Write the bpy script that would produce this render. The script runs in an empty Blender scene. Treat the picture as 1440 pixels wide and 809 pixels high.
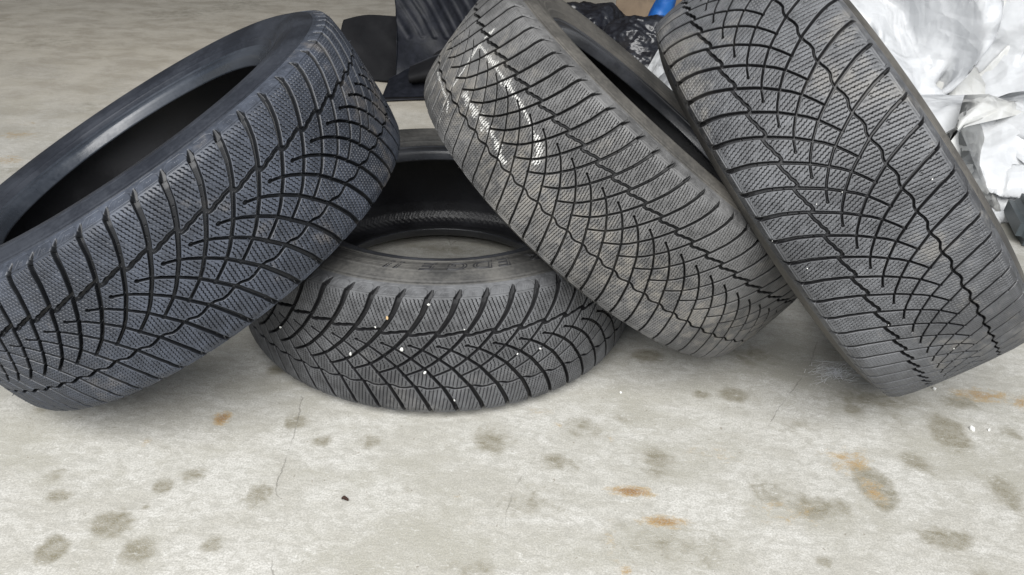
import bpy, bmesh, math, random
import numpy as np
from mathutils import Matrix, Vector
C = bpy.context.scene.collection
RNG = np.random.default_rng(7)
random.seed(5)
PI = math.pi
R = 0.33                      # tyre radius (m)

# ------------------------------------------------------------------ helpers
def tag(o, label=None, cat=None, group=None, kind=None):
    if label: o['label'] = label
    if cat: o['category'] = cat
    if group: o['group'] = group
    if kind: o['kind'] = kind
    return o

def mesh_np(name, V, F, smooth=True):
    """V (n,3), F (m,4) or (m,3)"""
    V = np.ascontiguousarray(V, dtype=np.float32); F = np.ascontiguousarray(F, dtype=np.int32)
    me = bpy.data.meshes.new(name)
    n, k = F.shape
    me.vertices.add(len(V)); me.vertices.foreach_set('co', V.ravel())
    me.loops.add(n*k); me.loops.foreach_set('vertex_index', F.ravel())
    me.polygons.add(n)
    me.polygons.foreach_set('loop_start', np.arange(0, n*k, k, dtype=np.int32))
    me.update(calc_edges=True)
    me.polygons.foreach_set('use_smooth', np.full(n, smooth, dtype=bool))
    me.update()
    return me

def attr(me, name, vals):
    a = me.attributes.new(name, 'FLOAT', 'POINT'); a.data.foreach_set('value', np.ascontiguousarray(vals, dtype=np.float32))

def link(name, me, mat=None, parent=None):
    o = bpy.data.objects.new(name, me); C.objects.link(o)
    if mat is not None:
        if len(me.materials) == 0: me.materials.append(None)
        o.material_slots[0].link = 'OBJECT'; o.material_slots[0].material = mat
    if parent: o.parent = parent
    return o

def grid_faces(nu, nv, wrap_u=False, wrap_v=False):
    """index = u*nv+v"""
    uu = np.arange(nu if wrap_u else nu-1); vv = np.arange(nv if wrap_v else nv-1)
    U, V = np.meshgrid(uu, vv, indexing='ij'); U2 = (U+1) % nu; V2 = (V+1) % nv
    return np.stack([U*nv+V, U2*nv+V, U2*nv+V2, U*nv+V2], -1).reshape(-1, 4)

def empty(name, loc=(0, 0, 0)):
    o = bpy.data.objects.new(name, None); o.location = loc; o.empty_display_size = .05; C.objects.link(o); return o

# ------------------------------------------------------------------ node helper
class NT:
    def __init__(s, name):
        s.m = bpy.data.materials.new(name); s.m.use_nodes = True; s.t = s.m.node_tree
        s.t.nodes.clear(); s.out = s.n('ShaderNodeOutputMaterial'); s.b = s.n('ShaderNodeBsdfPrincipled')
        s.l(s.b.outputs[0], s.out.inputs[0])
    def n(s, t, **k):
        q = s.t.nodes.new(t)
        for a, v in k.items(): setattr(q, a, v)
        return q
    def l(s, a, b): s.t.links.new(a, b)
    def set(s, node, **k):
        for a, v in k.items():
            i = node.inputs[a.replace('_', ' ')]
            if hasattr(v, 'is_linked') or hasattr(v, 'links'): s.l(v, i)
            else: i.default_value = v
    def val(s, i, v):
        if isinstance(v, bpy.types.NodeSocket): s.l(v, i)
        else: i.default_value = v
    def math(s, op, a, b=0.0, c=0.0, clamp=False):
        q = s.n('ShaderNodeMath', operation=op, use_clamp=clamp)
        for i, v in zip(q.inputs, (a, b, c)): s.val(i, v)
        return q.outputs[0]
    def ramp(s, x, lo, hi, a=0., b=1., smooth=True):
        q = s.n('ShaderNodeMapRange', interpolation_type='SMOOTHSTEP' if smooth else 'LINEAR')
        s.val(q.inputs[0], x); q.inputs[1].default_value = lo; q.inputs[2].default_value = hi; q.inputs[3].default_value = a; q.inputs[4].default_value = b
        return q.outputs[0]
    def mix(s, f, a, b):
        q = s.n('ShaderNodeMix', data_type='RGBA')
        s.val(q.inputs[0], f)
        for i, v in ((6, a), (7, b)):
            if isinstance(v, bpy.types.NodeSocket): s.l(v, q.inputs[i])
            else: q.inputs[i].default_value = (*v, 1)
        return q.outputs[2]
    def coord(s, scale=(1, 1, 1), loc=(0, 0, 0), rot=(0, 0, 0), kind='Object'):
        c = s.n('ShaderNodeTexCoord'); m = s.n('ShaderNodeMapping'); m.inputs['Scale'].default_value = scale; m.inputs['Location'].default_value = loc; m.inputs['Rotation'].default_value = rot
        s.l(c.outputs[kind], m.inputs[0]); return m.outputs[0]
    def noise(s, vec, scale, detail=4, rough=.55, dist=0., lac=2.):
        q = s.n('ShaderNodeTexNoise'); s.l(vec, q.inputs['Vector']); q.inputs['Scale'].default_value = scale; q.inputs['Detail'].default_value = detail
        q.inputs['Roughness'].default_value = rough; q.inputs['Distortion'].default_value = dist; q.inputs['Lacunarity'].default_value = lac
        return q.outputs[0]
    def attr(s, name):
        q = s.n('ShaderNodeAttribute'); q.attribute_name = name; return q.outputs['Fac']
    def bump(s, h, strength=.3, dist=.001, prev=None):
        q = s.n('ShaderNodeBump'); q.inputs['Strength'].default_value = strength; q.inputs['Distance'].default_value = dist; s.l(h, q.inputs['Height'])
        if prev is not None: s.l(prev, q.inputs['Normal'])
        return q.outputs[0]

def rubber(name, base, dust, amount, rough, patch=None, patch_amt=0., spec=.5, seed=0., band=None):
    k = NT(name); v = k.coord(loc=(seed, seed*.7, -seed))
    n1 = k.noise(v, 9, 5, .6); n2 = k.noise(v, 70, 4, .65); n3 = k.noise(v, 600, 3, .7)
    m = k.math('ADD', k.math('MULTIPLY', n1, .55), k.math('MULTIPLY', n2, .45))
    d = k.ramp(m, .38, .66, max(0, amount-.35), min(1, amount+.35))
    top = k.ramp(k.attr('cut'), 1.3, .35)      # road wear greys the running surface; cuts stay blacker, painting in groove shade
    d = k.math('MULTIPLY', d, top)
    col = k.mix(d, base, dust)
    if patch is not None:                       # dried mud film in patches
        pm = k.ramp(k.math('ADD', k.noise(k.coord(loc=(seed+4, 2, 1)), 6, 5, .62, .6), k.math('MULTIPLY', k.math('SUBTRACT', n2, .5), .35)), .54, .70, 0, patch_amt)
        if band:
            w = k.attr('wpos')
            bm = k.ramp(k.math('ABSOLUTE', k.math('SUBTRACT', w, band[0])), band[1], band[1]*.2, 0, 1)
            pm = k.math('MAXIMUM', k.math('MULTIPLY', pm, .6), k.math('MULTIPLY', bm, k.ramp(n2, .40, .68, 0, patch_amt)))
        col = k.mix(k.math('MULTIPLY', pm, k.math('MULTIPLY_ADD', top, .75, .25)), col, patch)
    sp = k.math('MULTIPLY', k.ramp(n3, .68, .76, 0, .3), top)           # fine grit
    col = k.mix(sp, col, tuple(min(1, c*2.6) for c in dust))
    k.l(col, k.b.inputs['Base Color'])
    k.l(k.ramp(m, .3, .7, rough-.08, rough+.10), k.b.inputs['Roughness'])
    k.b.inputs['Specular IOR Level'].default_value = spec
    k.l(k.bump(k.math('ADD', k.math('MULTIPLY', n2, .5), k.math('MULTIPLY', n3, .5)), .35, .0006), k.b.inputs['Normal'])
    return k.m

# ------------------------------------------------------------------ tyre geometry
PITCH = 28.8; NP = 70; NR = 72                  # mm, pitches round the tyre, mesh rows per pitch
def dens(n):
    a = np.linspace(0, 2*PI, 8001); f = NP/(2*PI)*(a+.10*np.sin(2*a)); return np.interp(np.arange(n)*NP/n, f, a)
def phase(t): return NP/(2*PI)*(t+.10*np.sin(2*t))
WT = .0924
def resample(pts, step):
    pts = np.array(pts, float); d = np.r_[0, np.cumsum(np.linalg.norm(np.diff(pts, axis=0), axis=1))]
    n = max(2, int(round(d[-1]/step))+1); t = np.linspace(0, d[-1], n)
    return np.stack([np.interp(t, d, pts[:, 0]), np.interp(t, d, pts[:, 1])], 1), t
def tread_profile(step=.00042):
    half = [(0, R), (.35*WT, R-.0004), (.7*WT, R-.0020), (.9*WT, R-.0045), (WT, R-.0085), (.0973, R-.0195), (.1000, R-.0255)]
    pts = [(-a, r) for a, r in half[:0:-1]]+half
    P, t = resample(pts, step)
    k = 11; Q = P.copy()
    for c in range(2):
        pad = np.pad(P[:, c], k//2, mode='edge'); Q[:, c] = np.convolve(pad, np.ones(k)/k, 'valid')
    Q[:3] = P[:3]; Q[-3:] = P[-3:]
    w = (t-t[-1]/2)*1000
    T = np.gradient(Q, axis=0); T /= np.linalg.norm(T, axis=1)[:, None]
    return Q, w, np.stack([-T[:, 1], T[:, 0]], 1)      # outward normal (a, r)

# groove centre lines in (w mm across, s mm round, half width mm)
G_UP = [(108, 51, .5), (103, 50, 1.3), (97, 48, 2.3), (92, 46, 2.5), (80, 43, 2.2), (70, 40, 2.0), (62, 36.7, 1.9), (49, 30.5, 1.75), (42, 26.4, 1.65), (33, 21, 1.55), (24, 15.4, 1.45), (14, 8.4, 1.4), (4, 0, 1.35), (-5, -7.8, 1.3), (-13, -16.5, 1.2), (-20, -27, 1.15), (-26, -37, 1.1)]
G_LO = [(-108, 41, .4), (-103, 40, .9), (-98, 38.5, 1.6), (-91, 36.5, 1.8), (-76, 33, 1.7), (-60, 27.3, 1.6), (-47, 22.2, 1.5), (-29, 12, 1.4), (-18, 5.4, 1.35), (-10, 0, 1.3), (3, -11.6, 1.25), (13, -23, 1.2), (19, -32, 1.1), (23, -41, 1.1)]
LO_SHIFT = 11.
def seg_dist(X, Y, pts):
    best = np.full(X.shape, 1e9)
    for (x0, y0, h0), (x1, y1, h1) in zip(pts[:-1], pts[1:]):
        dx, dy = x1-x0, y1-y0; t = np.clip(((X-x0)*dx+(Y-y0)*dy)/(dx*dx+dy*dy), 0, 1)
        d = np.hypot(X-x0-t*dx, Y-y0-t*dy)-(h0+(h1-h0)*t); best = np.minimum(best, d)
    return best
def tri(x): return np.abs((x % 1)*2-1)*2-1
def tile_height(w, depth, sipe, wide):
    s = np.arange(NR)*PITCH/NR
    X, Y = np.meshgrid(w, s, indexing='xy')            # (NR, nw)
    g = np.full(X.shape, 1e9)
    for k in range(-4, 5):
        o = k*PITCH
        up = [(a, b+o, c*wide) for a, b, c in G_UP]; lo = [(a, b+LO_SHIFT+o, c*wide) for a, b, c in G_LO]
        g = np.minimum(g, seg_dist(X, Y, up)); g = np.minimum(g, seg_dist(X, Y, lo))
        for (px, py) in ((-26, -37), (23, -41+LO_SHIFT)):
            g = np.minimum(g, np.hypot(X-px, Y-py-o)-1.75*wide)
    # long wavy groove, stepping back at every crossing
    def circ(pts, hw):
        out = np.full(X.shape, 1e9)
        for k in range(-2, 3):
            out = np.minimum(out, seg_dist(X, Y, [(a, b+k*PITCH, hw) for a, b in pts]))
        return out
    wav = circ([(44.6, 26.4-PITCH), (38.8, 28.2-PITCH), (39.0, 33-PITCH), (41.3, 37-PITCH), (41.5, 42-PITCH), (43.6, 47-PITCH), (44.6, 26.4)], .35+1.4*wide)
    jag = circ([(-43.2, 33.2-PITCH), (-43.6, 37.5-PITCH), (-46.8, 44-PITCH), (-46.4, 50-PITCH), (-44.4, 56-PITCH), (-43.2, 33.2)], .35+.9*wide)
    main = np.minimum(np.minimum(g, wav), jag)
    wall = .70
    edge = np.clip(1-(np.abs(X)-97)/10, 0, 1)           # grooves fade out over the shoulder bevel
    H = -depth*np.clip(-main/wall+.45, 0, 1)*edge
    H -= .25*np.exp(-np.clip(main, 0, 9)/.8)            # softened block edges
    # zigzag sipes
    slope = np.where(X > -12, -.28, .10)
    base = np.where(X > -12, -.28*(X+12), .10*(X+12))
    amp = .44
    sp = PITCH/7
    q = (Y-base-amp*tri(X/3.7)-np.where(X > -46, 0, 1.3)+np.where(X > 43, 1.1, 0)) / sp
    ds = np.abs(q-np.round(q))*sp
    inside = np.clip((main-.9)/.5, 0, 1)*np.clip((91-np.abs(X))/1.5, 0, 1)
    H -= sipe*np.clip((.54-ds)/.26, 0, 1)*inside*np.where((np.round(q)*7+np.floor(X/9.)*3) % 11 == 4, .35, 1.)
    # small dimples in the blocks
    for (px, py) in ((64, 9), (72, 25), (54, 3), (-66, 6), (-58, 21), (-80, 14)):
        yy = (Y-py+PITCH/2) % PITCH-PITCH/2
        H -= 1.2*np.clip((1.0-np.hypot(X-px, yy))/.4, 0, 1)
    # raised pads with hatch bars on the shoulder bevel
    for sgn, c0, base_s in ((1, 49, 0), (-1, 40+LO_SHIFT, 0)):
        u = X*sgn
        yy = (Y-c0-PITCH/2-.18*(u-100)+PITCH/2) % PITCH-PITCH/2
        hwid = np.interp(u, [93, 104, 108], [11.5, 10, 6])
        pad = np.clip((hwid-np.abs(yy))/.6, 0, 1)*np.clip((u-93.5)/.6, 0, 1)*np.clip((107.6-u)/.6, 0, 1)
        H += .6*pad-.7*np.clip((.55-np.abs(np.minimum(np.minimum(hwid-np.abs(yy), u-93.5), 107.6-u)+.3))/.25, 0, 1)*(np.abs(X) > 92)
        bars = ((np.abs(yy-1.5-1.9) < .55) | (np.abs(yy-1.5) < .55) | (np.abs(yy-1.5+1.9) < .55)) & (u > 95) & (u < 101)
        H -= .6*bars*pad
        H -= .5*np.clip((.6-np.abs(yy+5.0-.35*(u-98)))/.3, 0, 1)*((u > 95) & (u < 104))*pad
    return H, main
_tread_cache = {}
def tread_mesh(depth, sipe, wide):
    if (depth, sipe, wide) in _tread_cache: return _tread_cache[(depth, sipe, wide)]
    P, w, N = tread_profile()
    H, main = tile_height(w, depth, sipe, wide)
    n = NR*NP; th = dens(n)
    rep = lambda A: np.tile(A, (NP, 1))
    Hh = rep(H)/1000.
    # every block stands a hair differently
    jit = np.repeat(RNG.normal(0, .00008, (NP, 1)), NR, 0); Hh = Hh+jit*(Hh > -.001)
    a = P[None, :, 0]+N[None, :, 0]*Hh; r = P[None, :, 1]+N[None, :, 1]*Hh
    V = np.stack([r*np.cos(th)[:, None], r*np.sin(th)[:, None], a], -1).reshape(-1, 3)
    me = mesh_np('tread', V, grid_faces(n, len(w), wrap_u=True)[:, ::-1])
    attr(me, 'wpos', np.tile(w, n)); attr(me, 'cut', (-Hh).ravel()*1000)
    _tread_cache[(depth, sipe, wide)] = me
    return me
def tread_point(a_mm, th, lift=0.):
    P, w, N = tread_profile(.002); i = np.interp(a_mm, w, np.arange(len(w)))
    A = np.interp(i, np.arange(len(w)), P[:, 0]); r = np.interp(i, np.arange(len(w)), P[:, 1])+lift
    return np.stack([r*np.cos(th), r*np.sin(th), A], -1)

def lathe(pts, seg=360, step=.0012, disp=None):
    P, t = resample(pts, step); th = np.arange(seg)*2*PI/seg
    r = np.repeat(P[None, :, 1], seg, 0); a = np.repeat(P[None, :, 0], seg, 0)
    if disp is not None: a, r = disp(a, r, th[:, None]*np.ones_like(a))
    V = np.stack([r*np.cos(th)[:, None], r*np.sin(th)[:, None], a], -1).reshape(-1, 3)
    return V, grid_faces(seg, len(P), wrap_u=True)
# sidewall outline on the +a side, with the moulded rings
SW = [(.1000, R-.0255), (.1003, R-.0262), (.1010, R-.0262), (.1016, R-.0285), (.1010, R-.0290), (.1036, R-.0330), (.1030, R-.0334), (.1035, R-.0342), (.1047, R-.0352), (.1041, R-.0357), (.1049, R-.0366), (.1072, R-.043), (.1080, R-.0475), (.1087, R-.048), (.1091, R-.0495), (.1086, R-.0505),
      (.1087, R-.0545), (.1078, R-.0552), (.1086, R-.0562), (.1085, R-.0590), (.1075, R-.0597), (.1082, R-.0607), (.1080, R-.0640), (.1066, R-.0693), (.1040, R-.0765), (.1036, R-.0772), (.1044, R-.0780), (.1036, R-.0800), (.1006, R-.085), (.0985, R-.0885), (.0996, R-.0892), (.0994, R-.0915), (.0972, R-.0935), (.0945, R-.0975), (.0928, R-.1005)]
BD = [(.0928, R-.1005), (.0933, R-.1012), (.0930, R-.1030), (.0910, R-.1055), (.0905, R-.1085), (.0910, R-.1110), (.0902, R-.1150), (.0880, R-.1185), (.0845, R-.1205), (.0790, R-.1222), (.0735, R-.1236), (.0716, R-.1230), (.0722, R-.1190), (.0765, R-.1090)]
LN = [(.0765, R-.1090), (.0840, R-.0930), (.0930, R-.0750), (.0985, R-.0580), (.0995, R-.0490), (.0975, R-.0370), (.0910, R-.0275), (.0800, R-.0215), (.0600, R-.0180), (0, R-.0158)]
def sw_a(r): 
    S = np.array(SW+BD[:9]); return np.interp(-r, -S[:, 1], S[:, 0])
_parts = {}
def part_meshes():
    if _parts: return _parts
    for key, pts in (('sidewall', SW), ('bead', BD)):
        for sg in (1, -1):
            V, F = lathe([(a*sg, r) for a, r in pts])
            F = F if sg > 0 else F[:, ::-1]
            me = mesh_np(key, V, F[:, ::-1]); _parts[(key, sg)] = me
    full = LN+[(-a, r) for a, r in LN[-2::-1]]
    def ridges(a, r, th):
        band = np.clip(1-np.abs(np.abs(a)-.089)/.011, 0, 1)*(r > .285)
        q = (th*150/(2*PI)+np.abs(a)*140) % 1
        bump = np.where(q < .3, 1., 0.)*np.minimum(1, band*3)*.0009
        fine = .00025*np.sin(th*2*PI*40/(2*PI)+r*900)
        return a-np.sign(a)*bump*.6, r-bump-fine*.2
    V, F = lathe(full, 1080, .003, ridges)
    _parts['liner'] = mesh_np('inner_liner', V, F)
    return _parts

def make_tyre(mats, centre, e1, e2, n, flip, theta_ref, want_phase, delta0, depth, sipe, wide, label):
    """mats: tread, sidewall, bead, liner"""
    e1, e2, n = map(Vector, (e1, e2, n))
    if flip: e2, n, theta_ref = -e2, -n, -theta_ref
    # local rotation so that a groove of the wanted family passes theta_ref
    d = delta0; f = phase(theta_ref-d)-want_phase; d += (f-round(f))/(NP/(2*PI)*(1+.2*math.cos(2*(theta_ref-d))))
    q = Matrix((e1, e2, n)).transposed() @ Matrix.Rotation(d, 3, 'Z')
    root = empty('tyre'); root.matrix_world = Matrix.Translation(Vector(centre)) @ q.to_4x4()
    tag(root, label, 'tyre', 'used winter tyres piled on the garage floor')
    pm = part_meshes()
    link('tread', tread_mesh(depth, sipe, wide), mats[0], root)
    for sg in (1, -1):
        link('sidewall', pm[('sidewall', sg)], mats[1], root)
        link('bead', pm[('bead', sg)], mats[2], root)
    link('inner_liner', pm['liner'], mats[3], root)
    return root, d

# ------------------------------------------------------------------ rubbers
def side_rubber(name, base, dust, amount, rough, spec=.5, seed=0.):
    k = NT(name)
    v = k.coord(loc=(seed, -seed, seed)); n1 = k.noise(v, 11, 4, .55, .2); n2 = k.noise(v, 190, 4, .65)
    d = k.ramp(k.math('ADD', k.math('MULTIPLY', n1, .7), k.math('MULTIPLY', n2, .3)), .36, .66, max(0, amount-.4), min(1, amount+.4))
    k.l(k.mix(d, base, dust), k.b.inputs['Base Color']); k.l(k.ramp(d, 0, 1, rough, min(.95, rough+.25)), k.b.inputs['Roughness'])
    k.b.inputs['Specular IOR Level'].default_value = spec
    k.l(k.bump(k.math('ADD', k.math('MULTIPLY', n1, .3), k.math('MULTIPLY', n2, .4)), .3, .0010), k.b.inputs['Normal'])
    return k.m
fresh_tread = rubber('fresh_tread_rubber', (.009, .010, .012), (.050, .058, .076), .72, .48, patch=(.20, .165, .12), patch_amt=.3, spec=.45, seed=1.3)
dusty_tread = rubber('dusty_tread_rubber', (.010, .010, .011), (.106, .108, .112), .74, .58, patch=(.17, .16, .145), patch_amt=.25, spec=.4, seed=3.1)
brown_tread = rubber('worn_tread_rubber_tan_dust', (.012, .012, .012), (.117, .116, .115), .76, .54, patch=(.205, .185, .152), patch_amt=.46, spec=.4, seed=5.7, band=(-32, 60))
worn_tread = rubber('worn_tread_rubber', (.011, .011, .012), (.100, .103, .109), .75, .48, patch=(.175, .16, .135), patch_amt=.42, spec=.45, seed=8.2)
fresh_side = side_rubber('fresh_sidewall_rubber', (.014, .016, .021), (.030, .034, .043), .4, .34, .42, 1.)
dusty_side = side_rubber('dusty_sidewall_rubber', (.024, .024, .024), (.100, .096, .088), .5, .55, .45, 4.)
tan_side = side_rubber('tan_sidewall_rubber', (.034, .033, .031), (.105, .098, .086), .5, .55, .4, 6.)
bead_rubber = side_rubber('bead_rubber', (.018, .019, .022), (.050, .053, .060), .3, .30, .6, 9.)
bead_fresh = side_rubber('fresh_bead_rubber', (.019, .023, .030), (.038, .044, .055), .45, .24, .6, 12.)
liner_rubber = side_rubber('liner_rubber', (.012, .012, .014), (.030, .031, .036), .3, .36, .5, 15.)

# ------------------------------------------------------------------ the four tyres
POSE = {
    'B': ((-0.1221, 1.0761, 0.1088), (-0.0, 1.0, 0.0), (-1.0, -0.0, 0.0), (0.0, 0.0, 1.0)), 
    'A': ((-0.4944, 0.9453, 0.2397), (0.25954, -0.96573, 0.0), (0.83991, 0.22573, 0.49356), (-0.47665, -0.1281, 0.86971)), 
    'C': ((0.1684, 1.0838, 0.2667), (-0.02524, 0.99968, 0.0), (-0.81019, -0.02045, 0.58581), (0.58562, 0.01478, 0.81045)), 
    'D': ((0.4625, 1.0099, 0.3008), (0.11011, 0.99392, 0.0), (-0.66638, 0.07382, 0.74194), (0.73743, -0.08169, 0.67046))}
LETTERS = [('R', -0.9776), ('E', -1.1395), ('D', -1.2494), ('G', -1.3757), ('E', -1.5115), ('I', -1.6539), ('I', -1.7015)]
CAM = (25.1645, (0.0, 0.0, 0.67081829), [[0.99857, 0.02734, 0.04603], [-0.05354, 0.50997, 0.85852], [0.0, 0.85976, -0.5107]])
CRUMB_B = [(18.1, 3.0968, 0.0042), (-17.3, -3.0983, 0.0036), (-1.3, 2.8837, 0.0034), (0.3, -2.6215, 0.003), (47.5, 2.9953, 0.0018), (85.1, -3.0809, 0.0026), (49.2, -2.9445, 0.0016), (0.5, 2.5256, 0.0026), (0.5, -2.7247, 0.002), (-66.4, -2.9807, 0.0022)]
CRUMB_D = [(-96.2, 2.7988), (-33.4, 2.7611), (-77.4, 2.9378), (-5.8, 2.7686), (-39.8, -3.0065), (4.1, -2.7264), (71.0, 2.8754)]
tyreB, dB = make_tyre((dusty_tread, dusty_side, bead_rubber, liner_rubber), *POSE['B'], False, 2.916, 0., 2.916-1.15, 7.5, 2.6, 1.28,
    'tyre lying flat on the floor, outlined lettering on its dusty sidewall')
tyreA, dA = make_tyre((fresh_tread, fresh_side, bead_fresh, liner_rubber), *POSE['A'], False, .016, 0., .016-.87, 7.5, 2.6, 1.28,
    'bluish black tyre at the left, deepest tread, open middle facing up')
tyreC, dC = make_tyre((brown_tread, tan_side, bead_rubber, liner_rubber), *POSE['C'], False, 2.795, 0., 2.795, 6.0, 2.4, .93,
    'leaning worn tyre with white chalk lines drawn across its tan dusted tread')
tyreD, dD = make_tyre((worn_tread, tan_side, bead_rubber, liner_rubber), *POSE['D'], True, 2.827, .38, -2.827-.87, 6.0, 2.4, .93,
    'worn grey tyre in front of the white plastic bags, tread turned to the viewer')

# moulded outline lettering on the flat tyre: R EDGE II
def letter(ch, ang, size, r0, parent, name='letter'):
    cu = bpy.data.curves.new('letter', 'FONT'); cu.body = ch; cu.size = size; cu.shear = .22; cu.align_x = 'CENTER'
    cu.fill_mode = 'NONE'; cu.bevel_depth = .0008; cu.bevel_resolution = 1; cu.resolution_u = 6
    tmp = bpy.data.objects.new('tmp', cu); C.objects.link(tmp)
    bpy.context.view_layer.update()
    me = bpy.data.meshes.new_from_object(tmp.evaluated_get(bpy.context.evaluated_depsgraph_get()))
    bpy.data.objects.remove(tmp)
    n = len(me.vertices); V = np.zeros(n*3, np.float32); me.vertices.foreach_get('co', V); V = V.reshape(-1, 3)
    r = r0+V[:, 1]; th = ang-V[:, 0]*1.2/r0
    W = np.stack([r*np.cos(th), r*np.sin(th), sw_a(r)+V[:, 2]+.0001], 1).astype(np.float32)
    me.vertices.foreach_set('co', W.ravel()); me.update(); me.materials.clear()
    return link(name, me, letter_mat, parent)
letter_mat = side_rubber('letter_rubber', (.016, .016, .018), (.030, .030, .032), .3, .45, .5, 21.)
for ch, a in LETTERS:
    letter(ch, a-PI/2-dB, .031, R-.0700, tyreB)

# white chalk strokes on the leaning tyre
CHALK = [[(60.7, 1.9914), (42.7, 1.9763), (22.4, 1.9724), (-9.7, 1.9919), (-37.5, 1.9959), (-61.0, 2.0225), (-87.6, 2.0717)], [(27.4, 1.9563), (28.2, 2.033), (28.6, 2.1348), (27.5, 2.2433), (25.2, 2.3232), (22.2, 2.3823), (15.0, 2.4514), (4.3, 2.5201), (-7.7, 2.5517), (-15.8, 2.525)], [(-24.0, 2.0765), (-27.2, 2.1808), (-27.2, 2.3022), (-29.8, 2.3639), (-37.1, 2.421), (-42.5, 2.4836)], [(-50.0, 1.7648), (-49.9, 1.8917), (-52.8, 2.0403), (-64.8, 2.0781)]]
def chalk(stroke, width, parent, seed, strength, lift=.00025):
    rng = np.random.default_rng(seed); pts = np.array(stroke, float); pts = np.stack([pts[:, 0], pts[:, 1]*330], 1)
    P, t = resample(pts, .55)
    T = np.gradient(P, axis=0); T /= np.linalg.norm(T, axis=1)[:, None]; Nn = np.stack([-T[:, 1], T[:, 0]], 1)
    m = int(width/.5)+1; off = np.linspace(-.5, .5, m)*width
    ww, s = P[:, None, 0]+Nn[:, None, 0]*off, P[:, None, 1]+Nn[:, None, 1]*off
    pr, w, N = tread_profile(); H, main = tile_height(w, 6.0, 2.4, .93)
    th = s/330-dC
    ph = (phase(th) % 1)*NR; iw = np.clip(np.round(np.interp(ww, w, np.arange(len(w)))).astype(int), 0, len(w)-1)
    h = H[np.floor(ph).astype(int) % NR, iw]
    V = tread_point(ww.ravel(), th.ravel(), lift).reshape(*ww.shape, 3)
    fade = 1-(np.abs(off)/width*2)**2
    al = fade[None, :]*np.clip(np.minimum(np.arange(len(P)), np.arange(len(P))[::-1])/14., .0, 1)[:, None]*strength
    keep = (h > -.32)
    F = grid_faces(len(P), m); kf = keep.ravel()[F].all(1)
    me = mesh_np('chalk_mark', V.reshape(-1, 3), F[kf][:, ::-1]); attr(me, 'chalk', al.ravel())
    bm = bmesh.new(); bm.from_mesh(me); bmesh.ops.delete(bm, geom=[v for v in bm.verts if not v.link_faces], context='VERTS'); bm.to_mesh(me); bm.free()
    o = link('chalk_mark', me, chalk_mat, parent); return o
ck = NT('chalk'); cv = ck.coord(); cn = ck.noise(cv, 330, 4, .7); c2 = ck.noise(cv, 45, 4, .6)
ck.l(ck.mix(cn, (.42, .415, .39), (.62, .615, .59)), ck.b.inputs['Base Color']); ck.b.inputs['Roughness'].default_value = .95; ck.b.inputs['Specular IOR Level'].default_value = .1
ca = ck.ramp(ck.math('ADD', ck.attr('chalk'), ck.math('ADD', ck.math('MULTIPLY', ck.math('SUBTRACT', cn, .5), 1.5), ck.math('MULTIPLY', ck.math('SUBTRACT', c2, .5), 2.4))), .34, .75)
ctr = ck.n('ShaderNodeBsdfTransparent'); cmx = ck.n('ShaderNodeMixShader'); ck.l(ca, cmx.inputs[0]); ck.l(ctr.outputs[0], cmx.inputs[1]); ck.l(ck.b.outputs[0], cmx.inputs[2]); ck.l(cmx.outputs[0], ck.out.inputs[0])
chalk_mat = ck.m
for i, (stroke, wd, sg) in enumerate(zip(CHALK, (5.5, 6, 9, 5.5), (1.05, .86, .74, .95))): chalk(stroke, wd, tyreC, 40+i, sg)
for i, (j, wd, sg) in enumerate(((1, 17, .44), (2, 20, .42), (0, 13, .42))): chalk(CHALK[j], wd, tyreC, 50+i, sg, .00045+.0001*i)     # rubbed, smeared chalk

# moulding hairs on the tread
def hairs(count, parent, mat, seed, d, arc, length):
    rng = np.random.default_rng(seed); bm = bmesh.new()
    for i in range(count):
        w = rng.uniform(-99, 99); th = rng.uniform(*arc)-d; L = rng.uniform(.35, 1)*length
        p = Vector(tread_point(np.array(w), np.array(th), -.0008)); nr = Vector((math.cos(th), math.sin(th), w/99*.5 if abs(w) > 80 else w/300)).normalized()
        nr = (nr+Vector(rng.normal(0, .35, 3))).normalized(); t = nr.orthogonal().normalized(); b = nr.cross(t)
        ring = [bm.verts.new(p+(t*math.cos(q)+b*math.sin(q))*.00038) for q in (0, 2.1, 4.2)]
        r2 = [bm.verts.new(p+nr*L*.6+(t*math.cos(q)+b*math.sin(q))*.0003) for q in (0, 2.1, 4.2)]
        tip = bm.verts.new(p+nr*L+Vector(rng.normal(0, .0007, 3)))
        for j in range(3):
            bm.faces.new((ring[j], ring[(j+1) % 3], r2[(j+1) % 3], r2[j])); bm.faces.new((r2[j], r2[(j+1) % 3], tip))
    me = bpy.data.meshes.new('moulding_hairs'); bm.to_mesh(me); bm.free()
    o = link('moulding_hairs', me, mat, parent); o['kind'] = 'stuff'; return o
hairs(420, tyreA, fresh_tread, 3, dA, (-PI, PI), .0055)
hairs(90, tyreC, brown_tread, 4, dC, (-PI, PI), .004)

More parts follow.
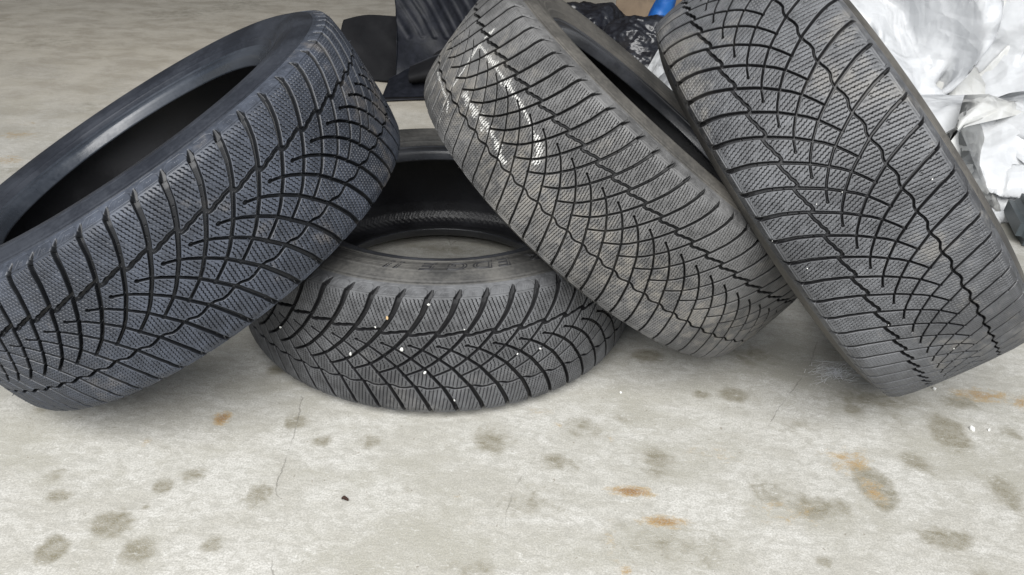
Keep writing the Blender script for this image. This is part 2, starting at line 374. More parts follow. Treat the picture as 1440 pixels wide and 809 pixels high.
# ------------------------------------------------------------------ floor
OIL = [(-0.443, 0.555, 0.0212, 0.019, 0.8), (-0.488, 0.515, 0.0156, 0.017, 0.9), (-0.395, 0.519, 0.0172, 0.0164, 0.75), (-0.294, 0.608, 0.0189, 0.0195, 0.6), (-0.411, 0.613, 0.0121, 0.0116, 0.7), (-0.241, 0.704, 0.0151, 0.0127, 0.6), (-0.382, 0.634, 0.0176, 0.0158, 0.5), (-0.545, 0.622, 0.0139, 0.0138, 0.4), (-0.285, 0.737, 0.0175, 0.015, 0.7), (0.481, 0.679, 0.0221, 0.0352, 1.0), (0.633, 0.788, 0.0243, 0.0366, 0.95), (0.341, 0.85, 0.0213, 0.0181, 0.65), (0.393, 0.634, 0.0397, 0.0237, 0.6), (0.204, 0.699, 0.0281, 0.0305, 0.5), (0.109, 0.761, 0.0347, 0.0271, 0.4), (-0.018, 0.723, 0.0287, 0.0253, 0.55), (-0.179, 0.714, 0.0238, 0.0254, 0.4), (0.534, 0.596, 0.0306, 0.0172, 0.85), (0.559, 0.726, 0.0269, 0.0228, 0.5), (0.65, 0.681, 0.0231, 0.035, 0.6), (0.223, 0.939, 0.0251, 0.018, 0.8), (0.555, 0.857, 0.075, 0.0273, 0.5), (-0.522, 0.59, 0.0152, 0.0117, 0.7), (-0.318, 0.533, 0.0159, 0.0152, 0.5), (-0.416, 0.581, 0.0067, 0.0061, 0.6), (0.198, 0.57, 0.091, 0.0445, 0.33), (0.036, 0.62, 0.0522, 0.0415, 0.33), (0.339, 0.659, 0.0361, 0.0269, 0.4), (0.374, 0.554, 0.0114, 0.0092, 0.6), (0.068, 0.689, 0.0372, 0.0214, 0.45), (0.414, 0.785, 0.0404, 0.0235, 0.35), (0.398, 0.955, 0.0578, 0.0297, 0.45), (0.687, 0.862, 0.0323, 0.0166, 0.6), (-0.03, 0.519, 0.0313, 0.0139, 0.4), (0.29, 0.846, 0.017, 0.0124, 0.5), (0.729, 0.795, 0.0153, 0.0193, 0.5), (0.568, 0.813, 0.0207, 0.0369, 0.35), (-0.571, 0.595, 0.0119, 0.0108, 0.3), (-0.345, 0.851, 0.0149, 0.0145, 0.6), (-0.631, 0.738, 0.0136, 0.0103, 0.5), (0.171, 0.781, 0.0302, 0.0157, 0.3), (0.559, 0.542, 0.0241, 0.0148, 0.4), (-0.126, 0.626, 0.0263, 0.0193, 0.25), (-0.178, 0.547, 0.0323, 0.0213, 0.22), (-0.146, 1.266, 0.0853, 0.0244, 0.35), (0.513, 0.832, 0.021, 0.0149, 0.5), (0.639, 1.017, 0.0169, 0.0248, 0.4), (-1.253, 2.035, 0.0831, 0.0769, 0.3), (-1.828, 2.76, 0.1618, 0.163, 0.3), (-1.598, 3.422, 0.1958, 0.1866, 0.3), (-1.438, 3.7, 0.2101, 0.1681, 0.35), (-1.172, 1.54, 0.0497, 0.0303, 0.3)]
RUST = [(-0.386, 0.739, 0.0117, 0.014, 0.9), (0.163, 0.645, 0.0285, 0.0088, 1.0), (0.198, 0.6, 0.0307, 0.0094, 0.8), (0.466, 0.721, 0.0364, 0.028, 0.5), (0.476, 0.669, 0.0155, 0.0259, 0.55), (0.729, 0.881, 0.0503, 0.0194, 0.6), (0.783, 0.869, 0.0173, 0.0218, 0.6), (0.145, 0.527, 0.0047, 0.0061, 0.8), (-0.464, 0.682, 0.0092, 0.0117, 0.3), (0.13, 0.558, 0.0114, 0.043, 0.28), (-1.316, 1.77, 0.0556, 0.0318, 0.45), (-1.225, 1.602, 0.0444, 0.0325, 0.45), (-1.34, 1.855, 0.0385, 0.0205, 0.4), (0.142, 0.738, 0.0194, 0.0087, 0.3), (0.351, 0.625, 0.0525, 0.0256, 0.3), (0.05, 0.786, 0.0253, 0.0156, 0.25), (-0.056, 0.62, 0.0087, 0.0047, 0.4), (-0.039, 0.579, 0.0117, 0.0044, 0.35), (0.075, 0.761, 0.0099, 0.0075, 0.3), (-0.525, 0.594, 0.0085, 0.0066, 0.3), (0.288, 0.719, 0.0668, 0.0292, 0.22)]
CRACKS = [[(-0.2904, 0.7894), (-0.2816, 0.7302), (-0.2772, 0.6763), (-0.2769, 0.6365), (-0.2732, 0.6134), (-0.2631, 0.6028), (-0.2513, 0.5893), (-0.246, 0.5683), (-0.252, 0.5505), (-0.2491, 0.5282), (-0.2434, 0.5052), (-0.23, 0.4795)], [(0.5712, 1.1002), (0.52, 1.0063), (0.4871, 0.9434), (0.4607, 0.9039), (0.4264, 0.8575), (0.399, 0.8225), (0.3759, 0.7852)], [(0.0354, 0.6804), (0.0264, 0.6634), (0.0153, 0.6362), (0.0107, 0.6107)], [(-0.1369, 1.3143), (-0.1279, 1.2835), (-0.1209, 1.3001), (-0.1058, 1.3278)]]
def floor():
    def axis(lo, a, b, hi, fine, n):
        c = np.arange(a, b, fine); l = a-(a-lo)*np.linspace(1, 0, n, endpoint=False)**2.2; r = b+(hi-b)*np.linspace(0, 1, n)**2.2
        return np.r_[l, c, r]
    xs = axis(-9, -1.25, 1.3, 9, .006, 40); ys = axis(-6, .40, 1.75, 14, .006, 60)
    X, Y = np.meshgrid(xs, ys, indexing='ij')
    def spots(L):
        F = np.zeros_like(X)
        for x, y, rx, ry, k in L:
            d = np.hypot((X-x)/rx, (Y-y)/ry); F = np.maximum(F, k*np.clip(1.6-d, 0, 1.6)/1.6)
        return F
    D = np.full_like(X, .08)
    for c in CRACKS:
        for (x0, y0), (x1, y1) in zip(c[:-1], c[1:]):
            dx, dy = x1-x0, y1-y0; t = np.clip(((X-x0)*dx+(Y-y0)*dy)/(dx*dx+dy*dy), 0, 1); q = np.hypot(X-x0-t*dx, Y-y0-t*dy); sg = np.where((X-x0)*dy-(Y-y0)*dx > 0, 1., -1.); D = np.where(q < np.abs(D), q*sg, D)
    me = mesh_np('garage_floor', np.stack([X, Y, np.zeros_like(X)], -1).reshape(-1, 3), grid_faces(len(xs), len(ys)))
    attr(me, 'oil', spots(OIL).ravel()); attr(me, 'rust', spots(RUST).ravel()); attr(me, 'crack', D.ravel())
    k = NT('stained_concrete'); v = k.coord(kind='Object')
    vs = k.coord(scale=(1, 1.7, 1), rot=(0, 0, .35), kind='Object')       # broom streaks
    big = k.noise(v, 2.2, 5, .6, .5); mid = k.noise(vs, 9, 6, .65, .8); fine = k.noise(vs, 60, 6, .7, .4); grain = k.noise(v, 420, 3, .7)
    base = k.mix(k.ramp(mid, .36, .62), (.365, .352, .315), (.470, .460, .430))
    base = k.mix(k.ramp(fine, .38, .56, .55, 0), base, (.285, .276, .245))
    patchy = k.noise(vs, 4.2, 8, .66, .3)
    base = k.mix(k.ramp(patchy, .45, .64, 0, .85), base, (.300, .288, .245))
    sx = k.n('ShaderNodeSeparateXYZ'); k.l(v, sx.inputs[0])
    far = k.ramp(k.math('ADD', sx.outputs[1], k.math('MULTIPLY', big, .8)), 1.6, 3.2, 0, .8)
    far_noise = k.noise(k.coord(scale=(1, 1.2, 1)), 7, 7, .68, .3)
    base = k.mix(far, base, k.mix(k.ramp(far_noise, .36, .62), (.39, .33, .245), (.58, .515, .41)))   # tan far floor, warm indoor light partly painted into its colour
    ns = k.math('SUBTRACT', k.noise(v, 30, 7, .72, .4), .5)
    oil = k.math('MULTIPLY', k.ramp(k.math('ADD', k.attr('oil'), k.math('MULTIPLY', ns, .85)), .13, .46, 0, .95), k.ramp(fine, .34, .56, 1, .7))
    oil = k.math('MULTIPLY', oil, k.ramp(k.attr('oil'), .02, .15))
    base = k.mix(oil, base, (.150, .132, .085))
    rs = k.ramp(k.math('ADD', k.attr('rust'), k.math('MULTIPLY', k.math('SUBTRACT', k.noise(vs, 48, 7, .78, .5), .5), 1.7)), .16, .62, 0, .97)
    rs = k.math('MULTIPLY', rs, k.ramp(k.attr('rust'), .02, .25))
    base = k.mix(rs, base, k.mix(k.ramp(k.attr('rust'), .2, .9), (.34, .235, .10), (.20, .095, .018)))
    for sc_, rot_, wd_, am_ in ((7, .5, .010, .5), (11, 2.1, .008, .4), (16, 1.2, .010, .4)):           # pale scratches and trowel marks
        ln = k.noise(k.coord(scale=(1, 3.5, 1), rot=(0, 0, rot_)), sc_, 4, .55, .9)
        wisp = k.ramp(k.math('ABSOLUTE', k.math('SUBTRACT', ln, .5)), wd_*.8, 0, 0, am_*.7)
        base = k.mix(k.math('MULTIPLY', wisp, k.ramp(fine, .47, .58)), base, (.66, .66, .64))
    dots = k.ramp(k.noise(v, 130, 2, .5), .72, .75, 0, .7); base = k.mix(dots, base, (.16, .135, .10))
    pits = k.ramp(k.noise(v, 330, 2, .5), .70, .74, 0, .55); base = k.mix(pits, base, (.17, .16, .135))
    cw = k.math('ADD', k.attr('crack'), k.math('MULTIPLY', k.math('SUBTRACT', k.noise(v, 60, 5, .7), .5), .010))
    crk = k.math('MULTIPLY', k.ramp(k.math('ABSOLUTE', cw), .0010, .0002), k.ramp(k.noise(v, 18, 3, .6), .38, .58, .08, .6))
    base = k.mix(crk, base, (.13, .12, .10))
    base = k.mix(k.ramp(grain, .38, .60, .55, 0), base, (.24, .235, .21))
    base = k.mix(k.ramp(k.noise(v, 700, 2, .6), .55, .68, 0, .25), base, (.60, .595, .57))
    k.l(base, k.b.inputs['Base Color']); k.l(k.ramp(oil, 0, .8, .82, .62), k.b.inputs['Roughness']); k.b.inputs['Specular IOR Level'].default_value = .3
    hgt = k.math('SUBTRACT', k.math('ADD', k.math('MULTIPLY', fine, .7), k.math('MULTIPLY', grain, .35)), k.math('MULTIPLY', crk, 1.2))
    k.l(k.bump(hgt, .6, .002), k.b.inputs['Normal'])
    o = link('floor', me, k.m); o['kind'] = 'structure'
floor()

# ------------------------------------------------------------------ crumpled film
def crumple(P, seed, f0, octs=5, amp=1., gain=.55, per=3):
    rng = np.random.default_rng(seed); acc = np.zeros(len(P)); f = f0
    for o in range(octs):
        for j in range(per):
            d = rng.normal(size=3); d /= np.linalg.norm(d); d2 = rng.normal(size=3); d2 /= np.linalg.norm(d2); kf = f*rng.uniform(.7, 1.4)
            t = P@d*kf+rng.uniform()+.35*np.sin(P@d2*kf*2.2+rng.uniform()*6)
            acc += amp*(np.abs((t % 1)*2-1)-.5)
        amp *= gain; f *= 1.9
    return acc/per
def blob(name, mat, centre, size, seed, f0, amp, power=2.4, res=(220, 160), rotz=0., shear=(0, 0), gain=.58, stretch=(1, 1, 1), floor_z=.002):
    u = np.linspace(0, 2*PI, res[0], endpoint=False); v = np.linspace(.02, PI-.02, res[1])
    U, V = np.meshgrid(u, v, indexing='ij')
    sgn = lambda x, p: np.sign(x)*np.abs(x)**p
    e = 2/power
    X = sgn(np.cos(U), e)*sgn(np.sin(V), e); Y = sgn(np.sin(U), e)*sgn(np.sin(V), e); Z = sgn(np.cos(V), e)
    P = np.stack([X, Y, Z], -1).reshape(-1, 3); S = np.array(size)
    Q = P*S; nn = P/np.linalg.norm(P, axis=1)[:, None]
    Q = Q+nn*crumple(Q*np.array(stretch), seed, f0, 6, amp, gain)[:, None]
    Q[:, 0] += shear[0]*Q[:, 2]; Q[:, 1] += shear[1]*Q[:, 2]
    c, s = math.cos(rotz), math.sin(rotz); Q = np.stack([Q[:, 0]*c-Q[:, 1]*s, Q[:, 0]*s+Q[:, 1]*c, Q[:, 2]], 1)+np.array(centre)
    base = floor_z+.004*(1+np.sin(Q[:, 0]*60)*np.sin(Q[:, 1]*50))
    Q[:, 2] = np.maximum(Q[:, 2], base)
    me = mesh_np(name, Q, grid_faces(res[0], res[1], wrap_u=True)[:, ::-1])
    return link(name, me, mat)
def film(name, c0, c1, rough, spec=.5, trans=0., sc=25, crease=False):
    k = NT(name); v = k.coord(); n = k.noise(v, sc, 5, .6, .5); n2 = k.noise(v, sc*7, 4, .6, 1.)
    k.l(k.mix(k.ramp(n, .35, .65), c0, c1), k.b.inputs['Base Color']); k.b.inputs['Roughness'].default_value = rough; k.b.inputs['Specular IOR Level'].default_value = spec
    hh = None
    for s_, d_, g_ in (((13, .022, .34), (40, .008, .20)) if crease else ((sc*7, .003, .12), (sc, .008, .15))):
        vo = k.n('ShaderNodeTexVoronoi', distance='MANHATTAN' if s_ < 30 else 'EUCLIDEAN'); wv = k.n('ShaderNodeVectorMath', operation='MULTIPLY_ADD')
        wn = k.n('ShaderNodeTexNoise'); wn.inputs['Scale'].default_value = s_*.35; k.l(v, wn.inputs['Vector']); k.l(wn.outputs['Color'], wv.inputs[0]); wv.inputs[1].default_value = (1.2/s_,)*3; k.l(v, wv.inputs[2])
        k.l(wv.outputs[0], vo.inputs['Vector']); vo.inputs['Scale'].default_value = s_
        hh = k.bump(vo.outputs['Distance'] if crease else k.noise(v, s_, 4, .6), g_, d_, hh)
    k.l(hh, k.b.inputs['Normal'])
    if trans:
        tr = k.n('ShaderNodeBsdfTranslucent'); tr.inputs[0].default_value = (*c1, 1); mx = k.n('ShaderNodeMixShader'); mx.inputs[0].default_value = trans
        k.l(k.b.outputs[0], mx.inputs[1]); k.l(tr.outputs[0], mx.inputs[2]); k.l(mx.outputs[0], k.out.inputs[0])
    return k.m
white_film = film('white_plastic_film', (.69, .70, .71), (.75, .76, .77), .28, .4, .25, 25, True)
cream_film = film('cream_plastic_film', (.67, .665, .63), (.75, .75, .73), .28, .4, .25, 25, True)
black_film = film('black_plastic_film', (.010, .010, .013), (.022, .023, .028), .28, .5, 0)
blue_film = film('blue_plastic', (.012, .09, .34), (.02, .13, .42), .4, .5, 0)
def tube(name, pts, rad, mat, seg=10):
    pts = [Vector(p) for p in pts]; V = []; n = len(pts)
    for i, p in enumerate(pts):
        t = (pts[min(i+1, n-1)]-pts[max(i-1, 0)]).normalized(); a = t.orthogonal().normalized(); b = t.cross(a)
        rr = rad[i] if isinstance(rad, (list, tuple)) else rad
        V += [p+(a*math.cos(q)+b*math.sin(q))*rr for q in np.arange(seg)*2*PI/seg]
    me = mesh_np(name, np.array([tuple(v) for v in V]), grid_faces(n, seg, wrap_v=True)); return link(name, me, mat)
def slab(name, mat, fn, nu, nv, thick, parent=None):
    """curved sheet with thickness; fn(u,v)->(x,y,z) arrays"""
    U, V = np.meshgrid(np.linspace(0, 1, nu), np.linspace(0, 1, nv), indexing='ij')
    P = np.stack(fn(U, V), -1); du = np.gradient(P, axis=0); dv = np.gradient(P, axis=1); N = np.cross(du, dv); N /= np.linalg.norm(N, axis=-1)[..., None]+1e-9
    A = (P+N*thick/2).reshape(-1, 3); B = (P-N*thick/2).reshape(-1, 3); k = len(A); F = grid_faces(nu, nv)
    edge = [(i*nv, (i+1)*nv) for i in range(nu-1)]+[((i+1)*nv+nv-1, i*nv+nv-1) for i in range(nu-1)]+[(j+1, j) for j in range(nv-1)]+[((nu-1)*nv+j, (nu-1)*nv+j+1) for j in range(nv-1)]
    E = np.array([(a, b, b+k, a+k) for a, b in edge])
    me = mesh_np(name, np.r_[A, B], np.r_[F, F[:, ::-1]+k, E]); return link(name, me, mat, parent)
fabric = film('black_ribbed_rubber', (.006, .007, .010), (.012, .013, .018), .55, .25, 0, 40)
panel_mat = film('dark_panel', (.006, .006, .007), (.010, .010, .011), .7, .15, 0, 12)
grey_plastic = film('grey_green_plastic', (.045, .055, .060), (.065, .075, .080), .5, .4, 0, 10)
# folded ribbed mat standing behind the flat tyre
def mat_fn(U, V):
    x = -.42+.46*U+.02*np.sin(V*4)-.10*V*(1-U); y = 2.38+.05*np.sin(U*5+V*2)+.26*V; z = .03+.50*V+.12*U*V
    rib = .005*np.abs(np.sin((U*.9+V*.55)*40))**6*(V > .22)+.018*np.sin(U*7+V*11+np.sin(V*9))*(1-V*.6)+.006*np.sin(U*23-V*17)*(1-V)
    return x, y-rib, z
t = slab('floor_mat', fabric, mat_fn, 160, 120, .006); tag(t, 'black ribbed floor mat bent upright behind the gap between the tyres', 'floor mat')
def flap_fn(U, V):
    x = -.44+.44*U; y = 2.22+.16*V+.05*np.sin(U*3); z = .012+.09*U*V+.05*np.sin(U*PI)*V+.02*V
    return x, y, z
t = slab('rubber_flap', fabric, flap_fn, 60, 40, .010); tag(t, 'flat black rubber piece lying on the floor at the foot of the ribbed mat', 'rubber piece')
def pouch_fn(U, V):
    x = -.36+.36*U; y = 2.31-.05*np.sin(V*PI)+.04*U; z = .05+.16*V*(.25+.75*U)+.03*U
    return x, y, z
t = slab('mat_corner', panel_mat, pouch_fn, 50, 40, .014); tag(t, 'dull black folded corner sticking out in front of the ribbed mat', 'mat corner')
# black bags behind the leaning tyre
t = blob('plastic_bag', black_film, (.22, 2.95, .08), (.19, .14, .13), 11, 5, .06, gain=.40); tag(t, 'glossy black plastic bag behind the chalk marked tyre, left of the other black bag', 'plastic bag')
t = blob('plastic_bag', black_film, (.42, 2.70, .08), (.14, .14, .15), 12, 6, .06, gain=.40); tag(t, 'crumpled black plastic bag just below the blue plastic piece', 'plastic bag')
cardboard = film('brown_board', (.16, .12, .085), (.24, .18, .125), .8, .2, 0, 8)
bm = bmesh.new(); bmesh.ops.create_cube(bm, size=1); bmesh.ops.scale(bm, vec=(.30, .02, .30), verts=bm.verts); bmesh.ops.bevel(bm, geom=bm.edges[:], offset=.004, segments=2, affect='EDGES')
me = bpy.data.meshes.new('board'); bm.to_mesh(me); bm.free(); o = link('board', me, cardboard); o.location = (.55, 3.45, .16); o.rotation_euler = (-.12, 0, -.3)
tag(o, 'brown board standing behind the black plastic bags', 'board')
V_, F_ = lathe([(0, .0005), (0, .018), (.004, .021), (.022, .021), (.026, .018), (.026, .0005)], 40, .003)
o = link('bottle_cap', mesh_np('bottle_cap', V_, F_), white_film); o.location = (.44, 3.9, .045); tag(o, 'small white cap on the far floor above the black bags', 'cap')
# blue plastic
t = blob('blue_bag', blue_film, (.50, 2.80, .22), (.038, .045, .18), 15, 7, .025, shear=(.18, 0), gain=.35); tag(t, 'bright blue plastic piece showing between the black bags and the right tyre', 'blue plastic')
# white bags: thin film dropped over a heap, settled by a small cloth solver
def drape(name, mat, x0, y0, sx, sy, squeeze, bumps, seed, n=72, iters=200, fine=1., drop=.7, stretch=1.6):
    rng = np.random.default_rng(seed); L = np.array([sx, sy])/(n-1)
    I, J = np.meshgrid(np.arange(n), np.arange(n), indexing='ij')
    P = np.stack([x0+(I/(n-1)-.5)*sx*squeeze[0], y0+(J/(n-1)-.5)*sy*squeeze[1], np.full(I.shape, drop)], -1)
    P = P+rng.normal(0, .008, P.shape); prev = P.copy()
    B = np.array(bumps)                                     # cx,cy,cz, rx,ry,rz
    P[..., 2] = .02
    for c in B: 
        q = 1-((P[..., 0]-c[0])/c[3])**2-((P[..., 1]-c[1])/c[4])**2; P[..., 2] = np.maximum(P[..., 2], np.where(q > 0, c[2]+c[5]*np.sqrt(np.maximum(q, 0)), 0)+.01)
    P[..., 2] += rng.normal(0, .01, I.shape); prev = P.copy(); P0 = P.copy(); pin = (I == 0) | (I == n-1) | (J == 0) | (J == n-1)
    offs = [((1, 0), 1.), ((0, 1), 1.), ((1, 1), .8), ((1, -1), .8), ((2, 0), .35), ((0, 2), .35), ((3, 3), .12), ((3, -3), .12)]
    for it in range(iters):
        v = (P-prev)*.90; prev = P.copy(); P = P+v; P[..., 2] -= .0008
        for _ in range(3):
            D = np.zeros_like(P); W = np.zeros(I.shape)
            for (a, b), st in offs:
                s1 = (slice(0, n-a), slice(max(0, -b), n-max(0, b))); s2 = (slice(a, n), slice(max(0, b), n-max(0, -b)))
                d = P[s2]-P[s1]; l = np.linalg.norm(d, axis=-1)+1e-9; rest = math.hypot(a*L[0], b*L[1])
                e = (l-rest)/l*.5*st
                if max(a, abs(b)) > 1: e = np.minimum(e, 0)*1.0
                D[s1] += d*e[..., None]; D[s2] -= d*e[..., None]; W[s1] += st; W[s2] += st
            P = P+D/W[..., None]*1.5
        for c in B:
            q = (P-c[:3])/c[3:]; l = np.linalg.norm(q, axis=-1); m = l < 1
            P[m] = c[:3]+q[m]/l[m][:, None]*c[3:]
        P[pin] = P0[pin]
        P[..., 2] = np.maximum(P[..., 2], .004+.003*np.sin(I*1.3)*np.sin(J*1.7))
    # refine (Catmull-Rom) and add small crinkles
    def up(A, k=4):
        m = A.shape[0]; t = np.linspace(0, m-1, (m-1)*k+1); i = np.clip(t.astype(int), 0, m-2); f = (t-i)[:, None, None]
        g = lambda j: A[np.clip(j, 0, m-1)]
        p0, p1, p2, p3 = g(i-1), g(i), g(i+1), g(i+2)
        return .5*((2*p1)+(-p0+p2)*f+(2*p0-5*p1+4*p2-p3)*f**2+(-p0+3*p1-3*p2+p3)*f**3)
    Q = up(up(P).transpose(1, 0, 2)).transpose(1, 0, 2); N = np.cross(np.gradient(Q, axis=0), np.gradient(Q, axis=1)); N /= np.linalg.norm(N, axis=-1)[..., None]+1e-9
    m = Q.shape[0]; uv = np.stack(np.meshgrid(np.linspace(0, sx, m), np.linspace(0, sy, m), indexing='ij')+[np.zeros((m, m))], -1).reshape(-1, 3)
    h = np.zeros(m*m, np.float32)                           # sharp folds: pyramids of random outline meeting in creases
    for cnt, slope in ((30, .40), (120, .42), (420, .38)):
        cnt = int(cnt*sx*sy/3); c0 = rng.uniform(0, 1, (cnt, 2))*[sx, sy]; best = np.full(m*m, 9., np.float32)
        wu = uv[:, :2].astype(np.float32); wu = wu+.012*np.stack([np.sin(wu[:, 1]*23+seed), np.sin(wu[:, 0]*19)], 1).astype(np.float32)
        for i in range(cnt):
            q = (wu-c0[i].astype(np.float32))*np.array([stretch, 1.], np.float32); a0 = rng.uniform(0, 6.28); d = None
            for kk in range(4):
                an = a0+kk*1.57+rng.normal(0, .35); e = (q[:, 0]*math.cos(an)+q[:, 1]*math.sin(an))*rng.uniform(.7, 1.3); d = e if d is None else np.maximum(d, e)
            best = np.minimum(best, d)
        h += (best-best.mean())*slope*rng.choice([-1, 1])
    Q = Q+N*(h.reshape(m, m)*fine)[..., None]; Q[..., 2] = np.maximum(Q[..., 2], .002)
    return link(name, mesh_np(name, Q.reshape(-1, 3), grid_faces(m, m)), mat)
def sheet_fn(U, V):
    x = -.64+.50*U+.015*np.sin(V*5)+.02*V; y = 2.42+.13*V+.05*np.sin(U*4.2+.6)+.012*np.sin(U*15+V*6)+.02*V*V; z = .004+.165*V+.05*U*V+.008*np.sin(U*8)*V
    return x, y, z
t = slab('black_sheet', panel_mat, sheet_fn, 90, 50, .012); tag(t, 'limp black sheet leaning beside the ribbed mat, behind the left tyre', 'black sheet')
t = drape('plastic_bag', white_film, 1.44, 2.34, 2.0, 1.7, (.76, .58), [(1.30, 2.42, .05, .58, .34, .74), (1.05, 2.44, .05, .30, .22, .52)], 21, fine=2.0, stretch=1.8); tag(t, 'large white plastic bag in long smooth folds directly behind the right tyre', 'plastic bag')
t = drape('plastic_bag', cream_film, 1.66, 2.14, 1.5, 1.2, (.66, .56), [(1.64, 2.14, .05, .38, .24, .74)], 24, fine=2.6, stretch=1.0); tag(t, 'crumpled cream white plastic bag in the top right corner', 'plastic bag')
t = drape('plastic_bag', white_film, 1.52, 1.80, 1.45, .80, (.84, .60), [(1.50, 1.82, .0, .50, .16, .23)], 29, n=56, fine=1.5, stretch=.7); tag(t, 'low white plastic bag with flat creases lying above the grey plastic at the right', 'plastic bag')
bm = bmesh.new(); bmesh.ops.create_cube(bm, size=1); bmesh.ops.scale(bm, vec=(.26, .18, .07), verts=bm.verts); bmesh.ops.bevel(bm, geom=bm.edges[:], offset=.02, segments=3, affect='EDGES')
me = bpy.data.meshes.new('tray'); bm.to_mesh(me); bm.free(); o = link('tray', me, grey_plastic); o.location = (1.235, 1.45, .037); o.rotation_euler = (0, 0, -.35)
tag(o, 'dark grey plastic tray on the floor below the white bags', 'tray')
# crumbs, lint, a dry leaf
crumb_mat = film('white_foam', (.55, .55, .52), (.70, .70, .67), .9, .2, 0, 200)
tan_crumb = film('tan_grit', (.42, .30, .16), (.5, .36, .2), .9, .2, 0, 200)
def crumb(p, s, label, group, mat=crumb_mat):
    bm = bmesh.new(); bmesh.ops.create_icosphere(bm, subdivisions=2, radius=s)
    for v in bm.verts: v.co = Vector((v.co.x*random.uniform(.9, 1.5), v.co.y*random.uniform(.7, 1.1), v.co.z*random.uniform(.6, .9)))
    me = bpy.data.meshes.new('foam_crumb'); bm.to_mesh(me); bm.free(); o = link('foam_crumb', me, mat); o.location = p; o.rotation_euler = (random.random()*3, random.random()*3, random.random()*3)
    tag(o, label, 'crumb', group); return o
for a, th, s in CRUMB_B:
    p = tyreB.matrix_world @ Vector(tread_point(np.array(a), np.array(th-dB), .0012)); crumb(p, s*.62, 'white crumb stuck to the tread of the flat tyre', 'white crumbs on the flat tyre')
a, th = (63.2, 3.043); p = tyreB.matrix_world @ Vector(tread_point(np.array(a), np.array(th-dB), .0012)); crumb(p, .0022, 'tan bit of grit stuck in the tread of the flat tyre', None, tan_crumb)
for a, th in CRUMB_D:
    p = tyreD.matrix_world @ Vector(tread_point(np.array(-a), np.array(-th-dD), .0008)); crumb(p, .0007, 'tiny white crumb on the tread of the right tyre', 'white crumbs on the right tyre')
for x, y, s, lb in ((.671, .798, .0034, 'larger white crumb on the bare floor right of the tyres'), (.695, .798, .002, 'small white crumb on the floor beside the larger crumb'), (.660, .889, .003, 'white crumb on the floor at the foot of the right tyre'), (.170, .839, .002, 'white crumb on the floor in front of the chalk marked tyre')):
    crumb((x, y, s*.7), s, lb, None)
lint = NT('white_lint'); lint.b.inputs['Base Color'].default_value = (.85, .86, .88, 1); lint.b.inputs['Roughness'].default_value = .9
bm = bmesh.new(); rng = np.random.default_rng(9)
for i in range(70):
    a0 = rng.choice([2.0, .1, -.6, 1.6, 2.4])+rng.normal(0, .35); p = Vector((.515+rng.normal(0, .006), .905+rng.normal(0, .008), .003+rng.uniform(0, .006))); prev = None; L = rng.uniform(.015, .055)
    for j in range(8):
        q = p+Vector((math.cos(a0+j*.12*rng.normal()), math.sin(a0+j*.1), .25*math.sin(j*.5)))*L*j/7
        vs = [bm.verts.new(q+Vector(d)*.00022) for d in ((1, 0, 0), (-.5, .8, 0), (-.5, -.4, .9))]
        if prev:
            for kx in range(3): bm.faces.new((prev[kx], prev[(kx+1) % 3], vs[(kx+1) % 3], vs[kx]))
        prev = vs
me = bpy.data.meshes.new('lint_tuft'); bm.to_mesh(me); bm.free(); o = link('lint_tuft', me, lint.m); tag(o, 'wispy white tuft of lint on the floor between the two right tyres', 'lint')
leaf = film('dry_leaf', (.03, .018, .014), (.055, .03, .022), .8, .2, 0, 150)
def leaf_fn(U, V):
    wd = .0028*np.sin(U*PI)**.7; return -.187+(U-.5)*.008+V*0, .605+(V-.5)*2*wd, .002+.003*np.abs(V-.5)*2+.0015*np.sin(U*5)
o = slab('leaf_scrap', leaf, leaf_fn, 16, 9, .0006); tag(o, 'tiny dark brown leaf scrap on the bright floor in front of the flat tyre', 'leaf scrap')


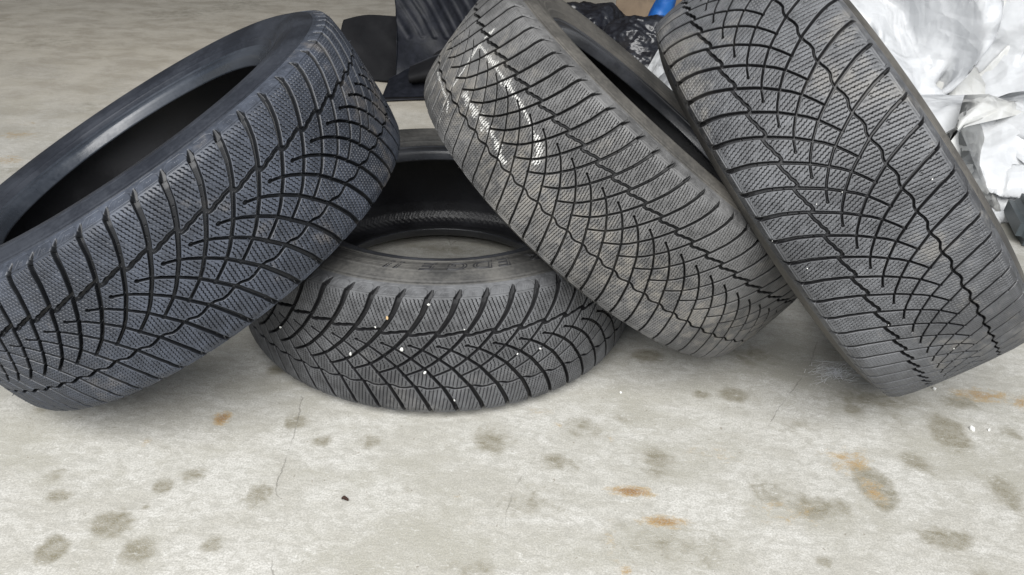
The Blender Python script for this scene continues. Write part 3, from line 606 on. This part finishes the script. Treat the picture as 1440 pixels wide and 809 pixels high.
# ------------------------------------------------------------------ camera, light
cam = bpy.data.cameras.new('camera'); co = bpy.data.objects.new('camera', cam); C.objects.link(co)
r_, u_, f_ = (Vector(v) for v in CAM[2])
m = Matrix((r_, u_, -f_)).transposed().to_4x4(); m.translation = Vector(CAM[1]); co.matrix_world = m
cam.lens = CAM[0]; cam.sensor_width = 36; cam.clip_start = .02; cam.clip_end = 60
bpy.context.scene.camera = co
w = bpy.data.worlds.new('World'); bpy.context.scene.world = w; w.use_nodes = True
bg = w.node_tree.nodes['Background']; wt = w.node_tree                 # bright cool sky on the open side, dim warm garage behind
tc = wt.nodes.new('ShaderNodeTexCoord'); sp = wt.nodes.new('ShaderNodeSeparateXYZ'); rp = wt.nodes.new('ShaderNodeValToRGB'); mr = wt.nodes.new('ShaderNodeMapRange')
wt.links.new(tc.outputs['Generated'], sp.inputs[0]); wt.links.new(sp.outputs[1], mr.inputs[0]); mr.inputs[1].default_value = -1; mr.inputs[2].default_value = 1
wt.links.new(mr.outputs[0], rp.inputs[0]); wt.links.new(rp.outputs[0], bg.inputs[0]); bg.inputs[1].default_value = 1.0
rp.color_ramp.elements[0].position = .25; rp.color_ramp.elements[0].color = (.40, .46, .56, 1); rp.color_ramp.elements[1].position = .62; rp.color_ramp.elements[1].color = (.050, .046, .040, 1)
def area(name, loc, target, size, power, col):
    L = bpy.data.lights.new(name, 'AREA'); L.shape = 'RECTANGLE'; L.size, L.size_y = size; L.energy = power; L.color = col
    o = bpy.data.objects.new(name, L); C.objects.link(o); o.location = loc
    o.rotation_euler = (Vector(target)-Vector(loc)).to_track_quat('-Z', 'Y').to_euler(); return o
area('daylight_from_open_door', (-.2, -1.5, 2.8), (0, 1.0, 0.1), (4.2, 2.4), 355, (1, .99, .97))
sc = bpy.context.scene
sc.view_settings.view_transform = 'Standard'; sc.view_settings.look = 'None'; sc.view_settings.exposure = 0; sc.view_settings.gamma = 1
sc.cycles.max_bounces = 6; sc.cycles.diffuse_bounces = 3
